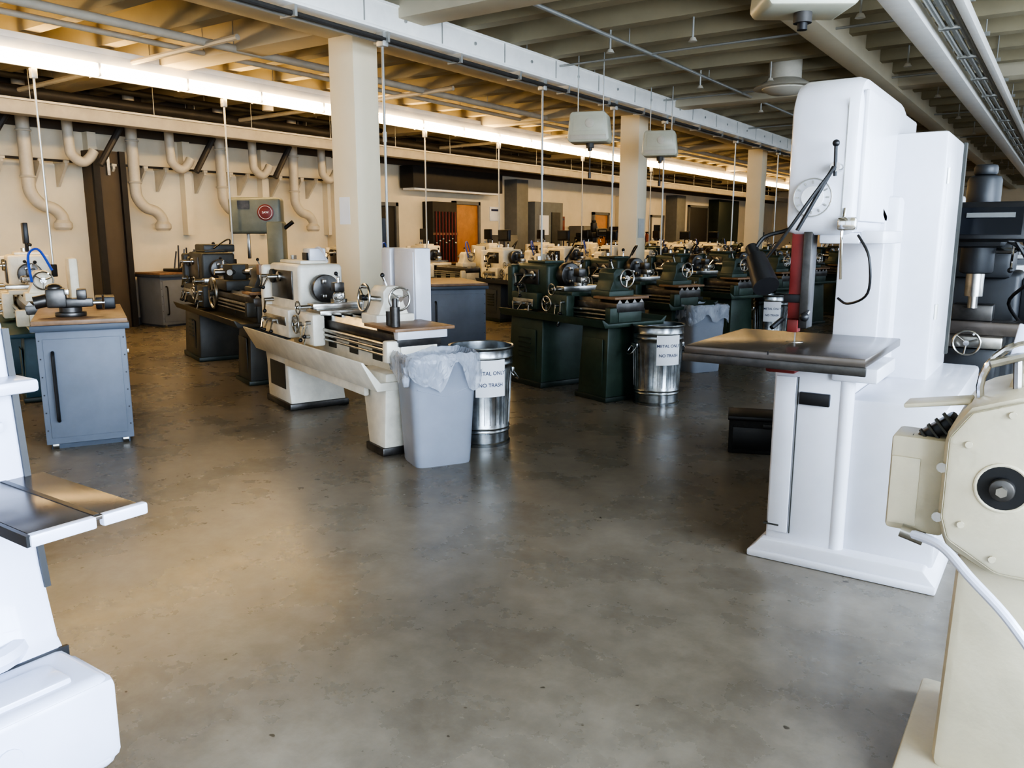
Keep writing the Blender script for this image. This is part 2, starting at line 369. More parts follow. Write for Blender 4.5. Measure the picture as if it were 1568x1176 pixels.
for x,z,r,m in ((-13.2,3.72,.09,PIPED),(-13.45,3.5,.07,PIPED),(-12.9,3.88,.05,CHAR),(-11.2,3.82,.06,PIPEW),(-9.2,3.84,.035,PIPEW),(-8.6,3.82,.05,PIPEW),(-4.6,3.84,.022,COND)):
    b.cyl((x,YB,z),(x,44,z),r,m,seg=12)
    hangers(b,x,z,YB+.7,44,2.6)
for yy in (3.0,6.2,10.1,16):
    b.tube([(-13.2,yy,3.72),(-11,yy,3.75),(-8,yy,3.8)],.035,PIPEW,8,smooth=False)
for yy in (2.1,4.4,9.2): b.cyl((-11.2,yy,3.62),(-11.2,yy,3.9),.09,PIPEW,seg=12)
for yy in (4.9,9.8,13.2,17.6,22):
    b.cyl((-6,yy,3.84),(-1.2,yy,3.84),.014,COND,seg=6)
for xx in (-4.6,-3.6,-1.9):
    yy=3.2
    while yy<34:
        b.cyl((xx,yy,3.70),(xx,yy,ZC),.012,COND,seg=6); b.cyl((xx,yy,3.66),(xx,yy,3.70),.05,PIPEW,r2=.03,seg=12); yy+=2.76
b.done()
b=B("conduit_rack")
b.bx(-1.54,-1.38,YB+.4,44,3.60,3.74,FIXW,.006); b.bx(-1.57,-1.35,YB+.4,44,3.56,3.60,FIXW,.004)
for k,x in enumerate((-1.28,-1.20,-1.12)): b.cyl((x,YB+.4,3.66),(x,44,3.66),.030,COND,seg=10)
b.bx(-1.06,-.98,YB+.4,44,3.60,3.70,FIXW,.004)
yy=1
while yy<44:
    b.bx(-1.56,-.96,yy,yy+.04,3.74,3.78,COND); b.cyl((-1.5,yy+.02,3.78),(-1.5,yy+.02,ZC),.008,COND,seg=6); b.cyl((-1.0,yy+.02,3.78),(-1.0,yy+.02,ZC),.008,COND,seg=6)
    b.bx(-1.32,-1.12,yy+.5,yy+.58,3.62,3.71,COND,.01); yy+=1.6
b.done()
def heater(loc,s=1,rz=34):
    b=B("unit_heater",loc,rz)
    b.prism([(-.25,-.02),(-.28,.02),(-.25,.34),(-.22,.37),(.20,.37),(.24,.34),(.28,.02),(.25,-.02)],'xz',-.19,.19,REELM,.018)
    b.bx(-.24,.24,-.197,-.19,.01,.07,PIPEW,.003); b.bx(-.20,.20,-.196,-.19,.12,.32,REELM,.003)
    b.cyl((.02,-.19,.22),(.02,-.204,.22),.06,PIPEW,seg=20,bev=.003)
    b.cyl((0,0,-.02),(0,0,-.08),.055,PIPED); b.cyl((0,0,-.08),(0,0,-.12),.03,BLACK)
    for sx in (-.17,.17): b.bx(sx-.02,sx+.02,-.06,.06,.37,.39,COND); b.cyl((sx,0,.37),(sx,0,ZC-loc[2]-.005),.008,COND,seg=8)
    if s: b.cyl((0,0,-.12),(0,0,-.4),.008,BLACK,seg=6); b.cyl((0,0,-.48),(0,0,-.4),.022,BLACK,seg=8)
    return b.done()
heater((-1.5,5.35,2.96),0); heater((-5.50,9.9,2.84),1,20); heater((-5.60,12.4,2.86),1,20)
b=B("ceiling_vent_diffuser",(-3.5,11.8,0))
b.cyl((0,0,3.7),(0,0,ZC),.22,PIPEW,seg=24); b.rev([(.22,3.72),(.40,3.62),(.42,3.60),(.30,3.60),(.30,3.585),(.2,3.53),(0,3.50)],(0,0,0),(0,0,1),PIPEW,32); b.done()
# ------------------------------------------------------------------ lathes
def lathe(name,loc,rz,body,base,hx,tx,hw,tw,pan_z,legs,steelbed=DSTEEL,extra=None,bh=.30,hh=.42,hf=.35):
    b=B(name,loc,rz)
    x0=hx-hw/2; x1=tx+tw/2
    if legs:
        b.prism([(x0+.02,0),(hx+hw/2,0),(hx+hw/2-.05,.16),(hx+hw/2-.10,.5),(hx+hw/2+.02,pan_z-.08),(x0-.06,pan_z-.08),(x0,.4)],'xz',-.27,.27,base,.02)
        b.prism([(tx-tw/2+.02,0),(tx+tw/2-.06,0),(tx+tw/2,pan_z),(tx-tw/2-.10,pan_z)],'xz',-.25,.25,base,.02)
        b.bx(x0+.01,hx+hw/2+.01,-.29,.29,0,.06,DSTEEL,.01); b.bx(tx-tw/2,tx+tw/2-.04,-.27,.27,0,.06,DSTEEL,.01)
        b.bx(x0+.12,hx+hw/2-.14,-.274,-.27,.18,.42,DKOL)
        b.prism([(-.45,pan_z+.10),(-.43,pan_z+.10),(-.30,pan_z-.06),(.30,pan_z-.06),(.38,pan_z+.10),(.40,pan_z+.10),(.33,pan_z-.12),(-.33,pan_z-.12)],'yz',x0-.12,x1+.02,base,.005)
        b.bx(x0+hw*.9,x1-tw*.8,-.30,-.26,pan_z-.20,pan_z-.08,base,.01)
    else:
        b.box((hx,0,pan_z/2),(hw,.62,pan_z),base,.02,taper=(.94,.9)); b.box((tx,0,pan_z/2),(tw,.50,pan_z),base,.02,taper=(.88,.85))
        b.bx(hx-hw/2-.02,hx+hw/2+.02,-.33,.33,0,.06,GREEND,.01); b.bx(tx-tw/2-.02,tx+tw/2+.02,-.27,.27,0,.05,GREEND,.01)
        b.bx(hx-.2,hx+.2,-.306,-.30,.15,pan_z-.15,base,.004)
        for k in range(5): b.bx(hx-.1,hx+.12,-.315,-.30,.5-.05*k,.515-.05*k,GREEND)
        b.bx(tx-.15,tx+.15,-.245,-.235,.12,pan_z-.15,base,.004)
        b.prism([(-.42,pan_z+.06),(-.40,pan_z+.06),(-.34,pan_z+.02),(.34,pan_z+.02),(.40,pan_z+.06),(.42,pan_z+.06),(.38,pan_z-.02),(-.38,pan_z-.02)],'yz',x0-.03,x1+.12,base,.004)
    bz=pan_z+bh
    xb0=hx+hw*hf; xb1=x1+.05
    b.bx(xb0-.3,xb1,-.15,.15,pan_z-.02,bz-.10,body,.01); b.bx(xb0-.3,xb1,-.18,.18,bz-.11,bz-.02,steelbed,.006)
    for yy in (-.14,-.05,.05,.14): b.prism([(yy-.03,bz-.02),(yy+.03,bz-.02),(yy,bz+.015)],'yz',xb0-.3,xb1,STEEL)
    if bh>.26:
        for k in range(4):
            xx=xb0+.15+(xb1-xb0-.4)*k/3.5; b.bx(xx,xx+.16,-.156,-.15,pan_z+.05,bz-.14,DKOL)
    for yy,zz,r in ((-.21,bz-.10,.016),(-.21,bz-.14,.012),(-.21,bz-.18,.010)): b.cyl((xb0-.1,yy,zz),(xb1-.02,yy,zz),r,STEEL,seg=10)
    b.bx(xb1-.08,xb1,-.26,-.15,bz-.22,bz-.06,body,.015)
    hz=bz+hh
    b.bx(x0+.02,xb0+.05,-.20,.22,bz-.04,hz,body,.035,seg=3)
    b.bx(x0-.08,x0+.03,-.27,.24,pan_z+.06,hz-.02,body,.03,seg=3)
    b.bx(x0+.03,xb0-.02,-.29,-.10,pan_z+.06,bz+.02,body,.02)
    b.bx(x0+.10,xb0-.10,-.212,-.20,bz+.10,hz-.06,DSTEEL,.004); b.bx(x0+.08,xb0-.08,-.298,-.29,bz-.13,bz-.05,STEEL,.003)
    b.cyl((x0+.16,-.2,hz-.12),(x0+.16,-.235,hz-.12),.065,DKOL,seg=24,bev=.006); b.cyl((x0+.34,-.2,hz-.12),(x0+.34,-.235,hz-.12),.045,STEEL,seg=20,bev=.006)
    for xx,zz,dx in ((x0+.16,hz-.12,.05),(x0+.34,hz-.12,-.07),(x0+.12,bz-.1,.04),(x0+.28,bz-.1,-.05),(x0+.4,bz-.1,.03),(x0+.22,bz+.08,.06)):
        b.cyl((xx,-.24,zz),(xx,-.33,zz),.018,STEEL,seg=10); b.cyl((xx,-.32,zz),(xx+dx,-.35,zz-.09),.010,CHROME,seg=8); b.sph((xx+dx,-.35,zz-.10),.02,BLACK,seg=10)
    b.bx(x0+.1,xb0-.1,-.12,.14,hz,hz+.03,body,.01)
    b.cyl((x0+.15,0,hz),(x0+.15,0,hz+.07),.03,STEEL,seg=10)
    b.cyl((x0+.4,.05,hz),(x0+.4,.05,hz+.10),.012,CHROME,seg=8); b.sph((x0+.4,.05,hz+.11),.022,BLACK,seg=10)
    sz=bz+.21; xc=xb0+.05
    b.cyl((xc,0,sz),(xc+.05,0,sz),.09,STEEL,seg=24); b.cyl((xc+.05,0,sz),(xc+.15,0,sz),.125,DSTEEL,seg=28,bev=.01)
    for a in (0,2.09,4.19): b.box((xc+.17,.075*math.cos(a),sz+.075*math.sin(a)),(.06,.035,.035),STEEL,.005)
    cx=xc+.42*(1 if legs else .7)
    b.bx(cx-.17,cx+.17,-.24,.22,bz+.01,bz+.06,body if not legs else STEEL,.01)
    b.bx(cx-.16,cx+.17,-.31,-.20,bz-.24,bz+.03,body,.02)
    b.wheel((cx-.10,-.36,bz-.07),(0,-1,0),.075,STEEL,CHROME,3,handle=True); b.cyl((cx-.10,-.31,bz-.07),(cx-.10,-.36,bz-.07),.02,STEEL,seg=10)
    for dx,dz in ((.03,-.08),(.09,-.16),(.12,-.04)):
        b.cyl((cx+dx,-.31,bz+dz),(cx+dx,-.35,bz+dz),.016,STEEL,seg=10); b.cyl((cx+dx,-.35,bz+dz),(cx+dx+.03,-.38,bz+dz-.10),.008,CHROME,seg=8); b.sph((cx+dx+.03,-.38,bz+dz-.11),.018,BLACK,seg=10)
    b.bx(cx-.07,cx+.07,-.26,.20,bz+.06,bz+.11,STEEL,.006); b.wheel((cx,-.37,bz+.08),(0,-1,0),.055,STEEL,CHROME,2); b.cyl((cx,-.26,bz+.08),(cx,-.37,bz+.08),.018,STEEL,seg=10)
    b.cyl((cx,0,bz+.11),(cx,0,bz+.14),.07,STEEL,seg=20); b.box((cx+.06,-.02,bz+.17),(.22,.09,.06),STEEL,.006,rot=(0,0,R(-25)))
    b.wheel((cx+.20,-.09,bz+.17),(.9,-.42,0),.04,STEEL,CHROME,2); b.bx(cx-.05,cx+.04,-.05,.04,bz+.20,bz+.28,DSTEEL,.008); b.cyl((cx,0,bz+.28),(cx,0,bz+.33),.015,CHROME,seg=8); b.cyl((cx,0,bz+.32),(cx+.1,-.06,bz+.36),.008,CHROME,seg=8); b.sph((cx+.1,-.06,bz+.36),.018,BLACK,seg=8)
    tsx=xb1-(.50 if legs and hf>.4 else .26)
    b.bx(tsx-.15,tsx+.13,-.16,.16,bz+.01,bz+.09,body,.012)
    b.prism([(-.13,bz+.08),(.13,bz+.08),(.085,bz+.18),(.085,bz+.26),(.05,bz+.30),(-.05,bz+.30),(-.085,bz+.26),(-.085,bz+.18)],'yz',tsx-.13,tsx+.10,body,.012)
    b.cyl((tsx-.13,0,sz),(tsx-.26,0,sz),.033,STEEL,seg=16); b.cyl((tsx-.26,0,sz),(tsx-.34,0,sz),.028,STEEL,r2=.003,seg=16)
    b.cyl((tsx+.10,0,sz),(tsx+.20,0,sz),.028,STEEL,seg=12); b.wheel((tsx+.20,0,sz),(1,0,0),.085,STEEL,CHROME,3)
    b.cyl((tsx,0,bz+.28),(tsx,-.04,bz+.37),.008,CHROME,seg=8); b.sph((tsx,-.04,bz+.38),.018,BLACK,seg=8)
    if extra: extra(b,bz,x0,xb0,xb1,xc,tsx,hz)
    return b.done()
MLW=mat("lathe_white",(.76,.72,.62),.38,var=.16,bump=.08)
def ex_main(b,bz,x0,xb0,xb1,xc,tsx,hz):
    b.bx(xb1-.42,xb1+.10,-.24,.24,bz+.012,bz+.035,WOOD,.004)
    b.bx(xb1-1.02,xb1-.86,.20,.38,bz-.05,bz+.58,WHITE,.02); b.bx(xb1-.82,xb1-.46,.22,.36,bz-.05,bz+.58,WHITE,.012); b.bx(xb1-.80,xb1-.48,.212,.22,bz+.02,bz+.55,WHITE,.004)
    b.bx(x0-.10,x0-.02,-.29,-.20,bz+.30,bz+.40,WOOD,.006)
    b.tube([(x0+.4,.1,hz),(x0+.45,.1,hz+.12),(x0+.6,.1,hz+.14),(x0+.75,.1,hz+.02)],.010,WHITE)
    b.bx(x0+.40,x0+.58,.0,.16,hz,hz+.14,WHITE,.015); b.bx(x0+.44,x0+.55,-.02,0,hz+.02,hz+.10,SCREEN)
    b.cyl((xb1-.02,-.18,bz+.04),(xb1-.02,-.18,bz+.18),.035,DSTEEL,seg=14); b.cyl((xb1-.02,-.18,bz+.18),(xb1-.02,-.18,bz+.24),.02,DSTEEL,seg=12)
    b.cyl((xb1-.14,-.16,bz+.04),(xb1-.14,-.16,bz+.14),.03,DSTEEL,seg=14)
    b.wheel((tsx+.05,-.22,bz+.22),(0,-1,.1),.10,STEEL,BLACK,3); b.cyl((tsx+.05,-.22,bz+.22),(tsx+.05,-.05,bz+.20),.02,STEEL,seg=10)
    b.prism([(xb1-.02,bz+.02),(xb1+.06,bz+.02),(xb1+.06,bz-.05),(xb1+.0,bz-.05)],'xz',-.2,.2,WHITE,.005)
    for k in range(3): b.bx(x0-.09,x0-.075,-.2,.15,.80+.15*k,.805+.15*k,DKOL)
lathe("engine_lathe",(-5.0,4.84,0),-21,MLW,MLW,-1.08,1.05,.68,.34,.62,True,extra=ex_main,hf=.62)
def ex_green(b,bz,x0,xb0,xb1,xc,tsx,hz):
    b.wheel((x0+.2,-.27,bz+.02),(0,-1,0),.09,DKOL,STEEL,3); b.bx(xb1-.30,xb1+.02,-.22,.22,bz+.015,bz+.04,WOOD,.004)
    b.tube([(x0+.3,.2,hz-.1),(x0+.35,.28,hz+.12),(x0+.5,.2,hz+.16),(x0+.62,.0,hz+.05)],.010,BLACK)
g=lathe("bench_lathe",(-4.22,7.33,0),-21,GREEN,GREEN,-.48,.58,.62,.44,.76,False,extra=ex_green,bh=.22,hh=.32)
for k in range(1,9): inst(g,(-4.45,7.33+2.05*k,0),-21)
def ex_cg(b,bz,x0,xb0,xb1,xc,tsx,hz):
    ex_green(b,bz,x0,xb0,xb1,xc,tsx,hz)
    b.cyl((x0+.2,.1,hz),(x0+.2,.1,hz+.18),.015,BLACK,seg=8); b.bx(x0+.02,x0+.38,.07,.13,hz+.14,hz+.36,BLACK,.01); b.bx(x0+.05,x0+.35,.062,.07,hz+.18,hz+.33,SCREEN)
cg=lathe("bench_lathe",(-8.3,12.4,0),-21,MCREAM,BLUED,-.55,.65,.66,.44,.74,False,extra=ex_cg,bh=.24,hh=.36)
for k in range(1,8): inst(cg if k%3 else g,(-8.3,12.4+2.2*k,0),-21)
def ex_dark(b,bz,x0,xb0,xb1,xc,tsx,hz):
    ex_green(b,bz,x0,xb0,xb1,xc,tsx,hz)
    tx_=xc+.85
    b.bx(tx_-.25,tx_+.3,-.2,.2,bz,bz+.12,DKOL,.015); b.cyl((tx_,0,bz+.12),(tx_,0,bz+.30),.15,DKOL,seg=6,bev=.01)
    for k in range(6):
        a=math.pi/3*k+.5; b.cyl((tx_+.13*math.cos(a),.13*math.sin(a),bz+.21),(tx_+.25*math.cos(a),.25*math.sin(a),bz+.21),.035,STEEL,seg=10)
    b.wheel((tx_+.2,-.33,bz-.02),(0,-1,0),.17,STEEL,DKOL,4,handle=False)
    b.bx(x0,x0+.5,-.1,.3,hz,hz+.10,DKOL,.02)
lathe("turret_lathe",(-8.35,6.2,0),-22,DKOL,DKOL,-1.05,1.15,.85,.5,.66,False,extra=ex_dark)
def ex_c(b,bz,x0,xb0,xb1,xc,tsx,hz):
    b.bx(x0+.1,x0+.4,.0,.05,hz+.12,hz+.36,BLACK,.01); b.cyl((x0+.25,.03,hz),(x0+.25,.03,hz+.15),.02,BLACK,seg=8)
    b.tube([(tsx,.1,bz+.3),(tsx+.05,.0,bz+.5),(tsx+.15,-.1,bz+.45),(tsx+.25,-.1,bz+.2)],.012,BLUEH)
    b.bx(xb1-.3,xb1,.22,.30,bz-.05,bz+.42,MCREAM,.02)
c=lathe("engine_lathe",(-9.1,4.25,0),-21,MCREAM,TEAL,-.85,.85,.7,.45,.66,False,extra=ex_c)
for x,y in ((-10.9,11.0),(-10.9,13.4),(-10.9,15.8),(-10.9,18.2),(-10.9,20.6),(-10.9,23.0),(-10.9,25.6),(-10.9,28.2)): inst(c,(x,y,0),-21)
# ------------------------------------------------------------------ benches
def bench(name,loc,rz,w,l,h,vise=False,top=WOOD):
    b=B(name,loc,rz)
    b.box((0,l/2,h/2-.02),(w,l,h-.12),BLUE,.006)
    b.bx(-w/2+.03,w/2-.03,.03,l-.03,0,.05,BLUED)
    b.bx(-w/2-.03,w/2+.03,-.05,l+.03,h-.08,h-.035,BLUED,.004); b.bx(-w/2-.02,w/2+.02,-.04,l+.02,h-.035,h,top,.004)
    b.bx(-w/2+.04,w/2-.04,-.008,0,.09,h-.14,BLUE,.004)
    b.tube([(-w/2+.10,0,h-.24),(-w/2+.10,-.05,h-.26),(-w/2+.10,-.055,h-.45),(-w/2+.10,-.055,.34),(-w/2+.10,-.05,.24),(-w/2+.10,0,.22)],.013,BLACK)
    for sx in (-1,1):
        for k in range(6): b.cyl((sx*(w/2-.018),-.004,.15+k*(h-.3)/5),(sx*(w/2-.018),.004,.15+k*(h-.3)/5),.006,BLACK,seg=8)
    for k in range(2):
        b.bx(w/2,w/2+.004,.08+k*l/2,.04+(k+1)*l/2-.05,.1,h-.16,BLUE,.002)
        b.bx(w/2+.004,w/2+.02,.2+k*l/2,.28+k*l/2,h-.3,h-.27,STEEL,.003)
    for sx in (-1,1): b.cyl((sx*(w/2-.06)-.02,.03,.03),(sx*(w/2-.06)+.02,.03,.03),.03,STEEL,seg=12)
    if vise:
        z=h; vx,vy=-.06,.30
        b.cyl((vx,vy,z),(vx,vy,z+.035),.11,DSTEEL,seg=24,bev=.008); b.cyl((vx,vy,z+.035),(vx,vy,z+.07),.08,DSTEEL,seg=20)
        b.bx(vx-.05,vx+.16,vy-.045,vy+.045,z+.07,z+.14,DSTEEL,.012); b.bx(vx-.16,vx-.02,vy-.07,vy+.07,z+.07,z+.22,DSTEEL,.02)
        b.bx(vx+.05,vx+.12,vy-.08,vy+.08,z+.13,z+.21,DSTEEL,.012); b.bx(vx-.03,vx+.0,vy-.08,vy+.08,z+.17,z+.21,STEEL,.004); b.cyl((vx-.24,vy,z+.11),(vx-.10,vy,z+.14),.05,DSTEEL,seg=14)
        b.cyl((vx+.16,vy,z+.10),(vx+.24,vy,z+.10),.018,STEEL,seg=10); b.cyl((vx+.23,vy-.1,z+.16),(vx+.23,vy+.1,z+.04),.008,STEEL,seg=8)
        b.sph((vx-.10,vy,z+.22),.06,DSTEEL,(1,1,.6)); b.bx(w/2-.18,w/2-.03,.9,1.2,z,z+.10,BLACK,.01)
    b.done()
bench("workbench",(-6.07,3.13,0),62,.60,1.35,.98,True)
bench("workbench",(-6.75,8.55,0),52,.80,1.5,.96)
bench("workbench",(-13.0,8.6,0),90,.9,.7,.95)
b=B("clamp_rack",(-13.3,9.0,.951)); b.bx(-.3,.3,-.4,.4,0,.05,DKOL,.01)
for k in range(9): b.cyl((0,-.36+.09*k,.05),(.02,-.36+.09*k+random.uniform(-.05,.05),.35+random.uniform(0,.15)),.014,DSTEEL,seg=6)
b.done()
# ------------------------------------------------------------------ background vertical bandsaw
b=B("vertical_bandsaw",(-10.15,8.0,0),40)
GRG=mat("grey_green_enamel",(.15,.165,.135),.4,var=.15)
b.bx(-.36,.40,-.16,.16,1.62,2.15,GRG,.05,seg=3); b.bx(.18,.42,-.18,.18,.2,1.8,GRG,.03); b.bx(-.36,.42,-.2,.2,0,.85,GRG,.03)
b.bx(-.45,.2,-.3,.3,.98,1.02,IRON,.008); b.bx(-.1,.1,-.1,.1,.85,.98,DSTEEL,.01); b.bx(-.14,-.10,-.03,.03,1.25,1.65,STEEL,.004)
b.cyl((.18,-.16,1.93),(.18,-.172,1.93),.12,BADGE,seg=32,bev=.004); b.tor((.18,-.172,1.93),(0,1,0),.095,.003,PAPER); b.text("SAW",.045,Matrix.Translation((.18,-.174,1.93))@Matrix.Rotation(math.pi/2,4,'X'),PAPER)
b.bx(-.22,-.05,-.168,-.16,1.98,2.1,DSTEEL); b.cyl((.42,0,1.7),(.55,0,1.8),.03,BLACK); b.done()
# ------------------------------------------------------------------ bins
def superr(a,p=5):
    c,s_=abs(math.cos(a)),abs(math.sin(a)); return (c**p+s_**p)**(-1/p)
def plastic_bin(loc,rz,seed):
    b=B("trash_bin",loc,rz); seg=72; W,D=.255,.20; H=.76
    def ring(t,f,z,off=0):
        return [t.verts.new(((W*f+off)*superr(2*math.pi*i/seg,7)*math.cos(2*math.pi*i/seg),(D*f+off)*superr(2*math.pi*i/seg,7)*math.sin(2*math.pi*i/seg),z)) for i in range(seg)]
    def skin(rs,m,capb=False):
        for a,c_ in zip(rs,rs[1:]):
            for i in range(seg): t.faces.new((a[i],a[(i+1)%seg],c_[(i+1)%seg],c_[i]))
        if capb: t.faces.new(rs[0])
        b.add(t,m)
    t=bmesh.new(); skin([ring(t,.80,0),ring(t,.82,.015),ring(t,.84,.10),ring(t,.93,.52),ring(t,.935,.53),ring(t,.965,.70),ring(t,1.0,.705),ring(t,1.0,.735),ring(t,1.03,.74),ring(t,1.03,H),ring(t,.98,H),ring(t,.97,.72),ring(t,.79,.03)],BIN,True)
    t=bmesh.new(); rs=[]
    lv=[(.92,.45,-.02),(.95,.62,-.01),(.96,.77,0),(1.0,.80,.005),(1.05,.785,.010),(1.07,.75,.016),(1.06,.71,.018),(1.05,.66,.020),(1.04,.61,.022)]
    for j,(f,z,off) in enumerate(lv):
        r_=[]
        for i in range(seg):
            a=2*math.pi*i/seg; n_=noise.noise(Vector((math.cos(a)*2,math.sin(a)*2,j*.5+seed)))
            n2=noise.noise(Vector((math.cos(a)*9,math.sin(a)*9,j*.35+seed)))
            rr=superr(a,7); o_=off+(n_*.016+n2*.010)*(1 if j>2 else .4)
            drop=((n_*.22+n2*.02)*(j-4)/4 if j>=5 else n2*.016)
            r_.append(t.verts.new(((W*f+o_)*rr*math.cos(a),(D*f+o_)*rr*math.sin(a),z+drop)))
        rs.append(r_)
    skin(rs,BAG)
    t=bmesh.new(); cx=t.verts.new((0,0,.60)); r1=ring(t,.6,.67); r2=ring(t,.95,.768)
    for i in range(seg):
        r1[i].co.z+=noise.noise(Vector((i*.4,seed,0)))*.06; t.faces.new((cx,r1[i],r1[(i+1)%seg])); t.faces.new((r1[i],r2[i],r2[(i+1)%seg],r1[(i+1)%seg]))
    b.add(t,BAG)
    b.rev([(0,.05),(.02,.04),(.012,.0),(.03,-.04),(.022,-.09),(0,-.1)],(-.275,-.16,.68),(0,0,1),BAG,10)
    for sx in (-1,1): b.bx(sx*.26-.012,sx*.26+.012,-.06,.06,.66,.73,BIN,.006)
    for sy in (-1,1):
        for sx in (-1,1):
            b.tube([(sx*.20,sy*.1865,.56),(0,sy*.1835,.50)],.003,BIN,6,smooth=False)
    return b.done(60)
plastic_bin((-3.62,4.33,0),60,3)
plastic_bin((-3.55,9.15,0),60,11)
def metal_can(loc,rz):
    b=B("metal_waste_can",loc,rz)
    prof=[(0,.01),(.205,.01),(.21,0),(.222,0),(.224,.02),(.212,.03)]
    for k in range(2): prof+=[(.213+.002*k,.10+.03*k),(.221+.002*k,.11+.03*k),(.215+.002*k,.12+.03*k)]
    prof+=[(.225,.42),(.238,.60),(.239,.62),(.247,.635),(.240,.65),(.241,.67),(.249,.685),(.242,.70),(.243,.745),(.252,.75),(.256,.76),(.252,.77),(.238,.765),(.232,.6),(.21,.03),(0,.02)]
    b.rev(prof,(0,0,0),(0,0,1),GALV,48)
    for k in range(32):
        a=2*math.pi*k/32; b.cyl((.216*math.cos(a),.216*math.sin(a),.17),(.233*math.cos(a),.233*math.sin(a),.57),.004,GALV,seg=5)
    for s_ in (-1,1):
        b.tube([(s_*.243,-.06,.56),(s_*.29,-.05,.50),(s_*.30,0,.485),(s_*.29,.05,.50),(s_*.243,.06,.56)],.006,GALV); b.bx(s_*.24-.01,s_*.24+.01,-.07,.07,.55,.59,GALV,.004)
    t=bmesh.new(); n=10; rows=[]
    for i in range(n+1):
        a=-math.pi/2+(-.5+i/n)*.95; r=.253
        rows.append((t.verts.new((r*math.cos(a),r*math.sin(a),.40)),t.verts.new((r*math.cos(a),r*math.sin(a),.68))))
    for p,q in zip(rows,rows[1:]): t.faces.new((p[0],q[0],q[1],p[1]))
    b.add(t,PAPER)
    b.text("METAL ONLY",.040,Matrix.Translation((0,-.2545,.58))@Matrix.Rotation(math.pi/2,4,'X'),INK,bend=.2545)
    b.text("NO TRASH",.040,Matrix.Translation((0,-.2545,.49))@Matrix.Rotation(math.pi/2,4,'X'),INK,bend=.2545)
    return b.done()
mc=metal_can((-3.68,4.95,0),54)
inst(mc,(-3.18,7.12,0),50); inst(mc,(-3.45,11.6,0),22)
b=B("black_storage_box",(-1.72,5.95,0),19); b.bx(-.30,.30,-.15,.15,0,.27,RUBBER,.012); b.bx(-.31,.31,-.16,.16,.25,.285,BLACK,.008); b.bx(-.06,.06,-.17,-.155,.2,.235,BLACK,.004); b.bx(-.27,.27,-.154,-.15,.03,.2,BLACK,.003); b.done()
# ------------------------------------------------------------------ big white bandsaw
b=B("vertical_bandsaw")
W=WHITE
b.bx(-1.20,-.34,3.86,5.6,0,.035,W,.01); b.prism([(-1.20,.03),(-1.17,.06),(-1.14,.10),(-.80,.10),(-.40,.10),(-.36,.05),(-.34,.03)],'xz',3.88,5.55,W,.008)
b.bx(-1.13,-.80,3.92,5.45,.08,.98,W,.02); b.bx(-.80,-.37,3.97,5.45,.08,.84,W,.02)
b.bx(-1.115,-1.02,3.905,3.92,.14,.93,W,.004); b.bx(-1.012,-1.008,3.912,3.92,.14,.93,DKOL)
b.cyl((-.80,3.955,.1),(-.80,3.955,.96),.04,W,seg=16)
b.bx(-1.00,-.86,3.900,3.922,.80,.86,BLACK,.004)
b.bx(-1.135,-1.06,3.902,3.925,.17,.178,DKOL)
b.bx(-1.14,-1.0,3.80,4.25,.96,1.035,RED,.01); b.bx(-1.2,-.82,3.82,4.3,.99,1.05,BLACK,.01)
b.bx(-.86,-.66,3.9,4.35,.93,1.0,W,.01)
b.bx(-1.47,-.66,3.60,4.45,1.045,1.085,IRON,.006); b.bx(-1.075,-1.068,3.6,4.0,1.07,1.0855,BLACK)
b.cyl((-1.07,4.02,1.08),(-1.07,4.02,1.0865),.04,STEEL,seg=20)
b.bx(-1.475,-.655,3.59,3.605,1.01,1.05,DSTEEL,.004)
b.bx(-1.02,-.74,4.62,5.45,.84,1.8,W,.03); b.bx(-.97,-.9,4.60,4.63,1.0,1.7,STEEL,.004)
b.prism([(4.62,1.0),(4.62,1.70),(4.50,1.74),(4.5,1.70),(4.58,1.66),(4.58,1.0)],'yz',-1.02,-.80,W,.005)
b.bx(-.92,-.56,4.72,5.45,.83,2.12,W,.015); b.bx(-.565,-.556,4.80,5.36,.95,2.02,W,.003)
b.bx(-.56,-.545,5.40,5.46,.9,2.12,DKOL)
for z in (1.2,1.9): b.cyl((-.555,4.78,z-.04),(-.555,4.78,z+.04),.012,COND,seg=8)
def arc(cy,cz,rr,a0,a1,n=8): return [(cy+rr*math.cos(R(a0+(a1-a0)*i/n)),cz+rr*math.sin(R(a0+(a1-a0)*i/n))) for i in range(n+1)]
def head(b,x0,x1,y0,y1,z0,z1,r,m):
    pts=arc(y1-.45,z1-.45,.45,0,90)+arc(y0+r,z1-r,r,90,180)+arc(y0+.06,z0+.06,.06,180,270)+[(y1,z0)]
    b.prism(pts,'yz',x0,x1,m,.045)
head(b,-1.13,-.82,3.93,5.40,1.60,2.31,.17,W)
b.bx(-.83,-.80,3.98,5.30,1.66,2.24,W,.02)
b.bx(-.875,-.872,3.926,3.932,1.68,2.2,COND)
b.cyl((-1.0,3.93,1.77),(-1.0,3.905,1.77),.085,W,seg=32,bev=.005); b.cyl((-1.0,3.905,1.77),(-1.0,3.90,1.77),.05,PAPER,seg=24); b.tor((-1.0,3.905,1.77),(0,1,0),.085,.003,COND)
for k in range(12):
    a=2*math.pi*k/12; b.box((-1.0+.068*math.cos(a),3.902,1.77+.068*math.sin(a)),(.006,.004,.014),COND,rot=(0,-a+math.pi/2,0))
b.cyl((-.90,3.93,1.90),(-.90,3.86,1.90),.022,CHROME,seg=12); b.cyl((-.90,3.87,1.86),(-.90,3.85,1.99),.008,BLACK,seg=8); b.sph((-.90,3.85,2.0),.016,BLACK)
b.cyl((-.905,3.86,1.9),(-1.04,3.83,1.62),.009,BLACK,seg=8); 
b.tube([(-.90,3.86,1.9),(-.98,3.80,1.76),(-1.08,3.78,1.60),(-1.16,3.80,1.50)],.008,BLACK)
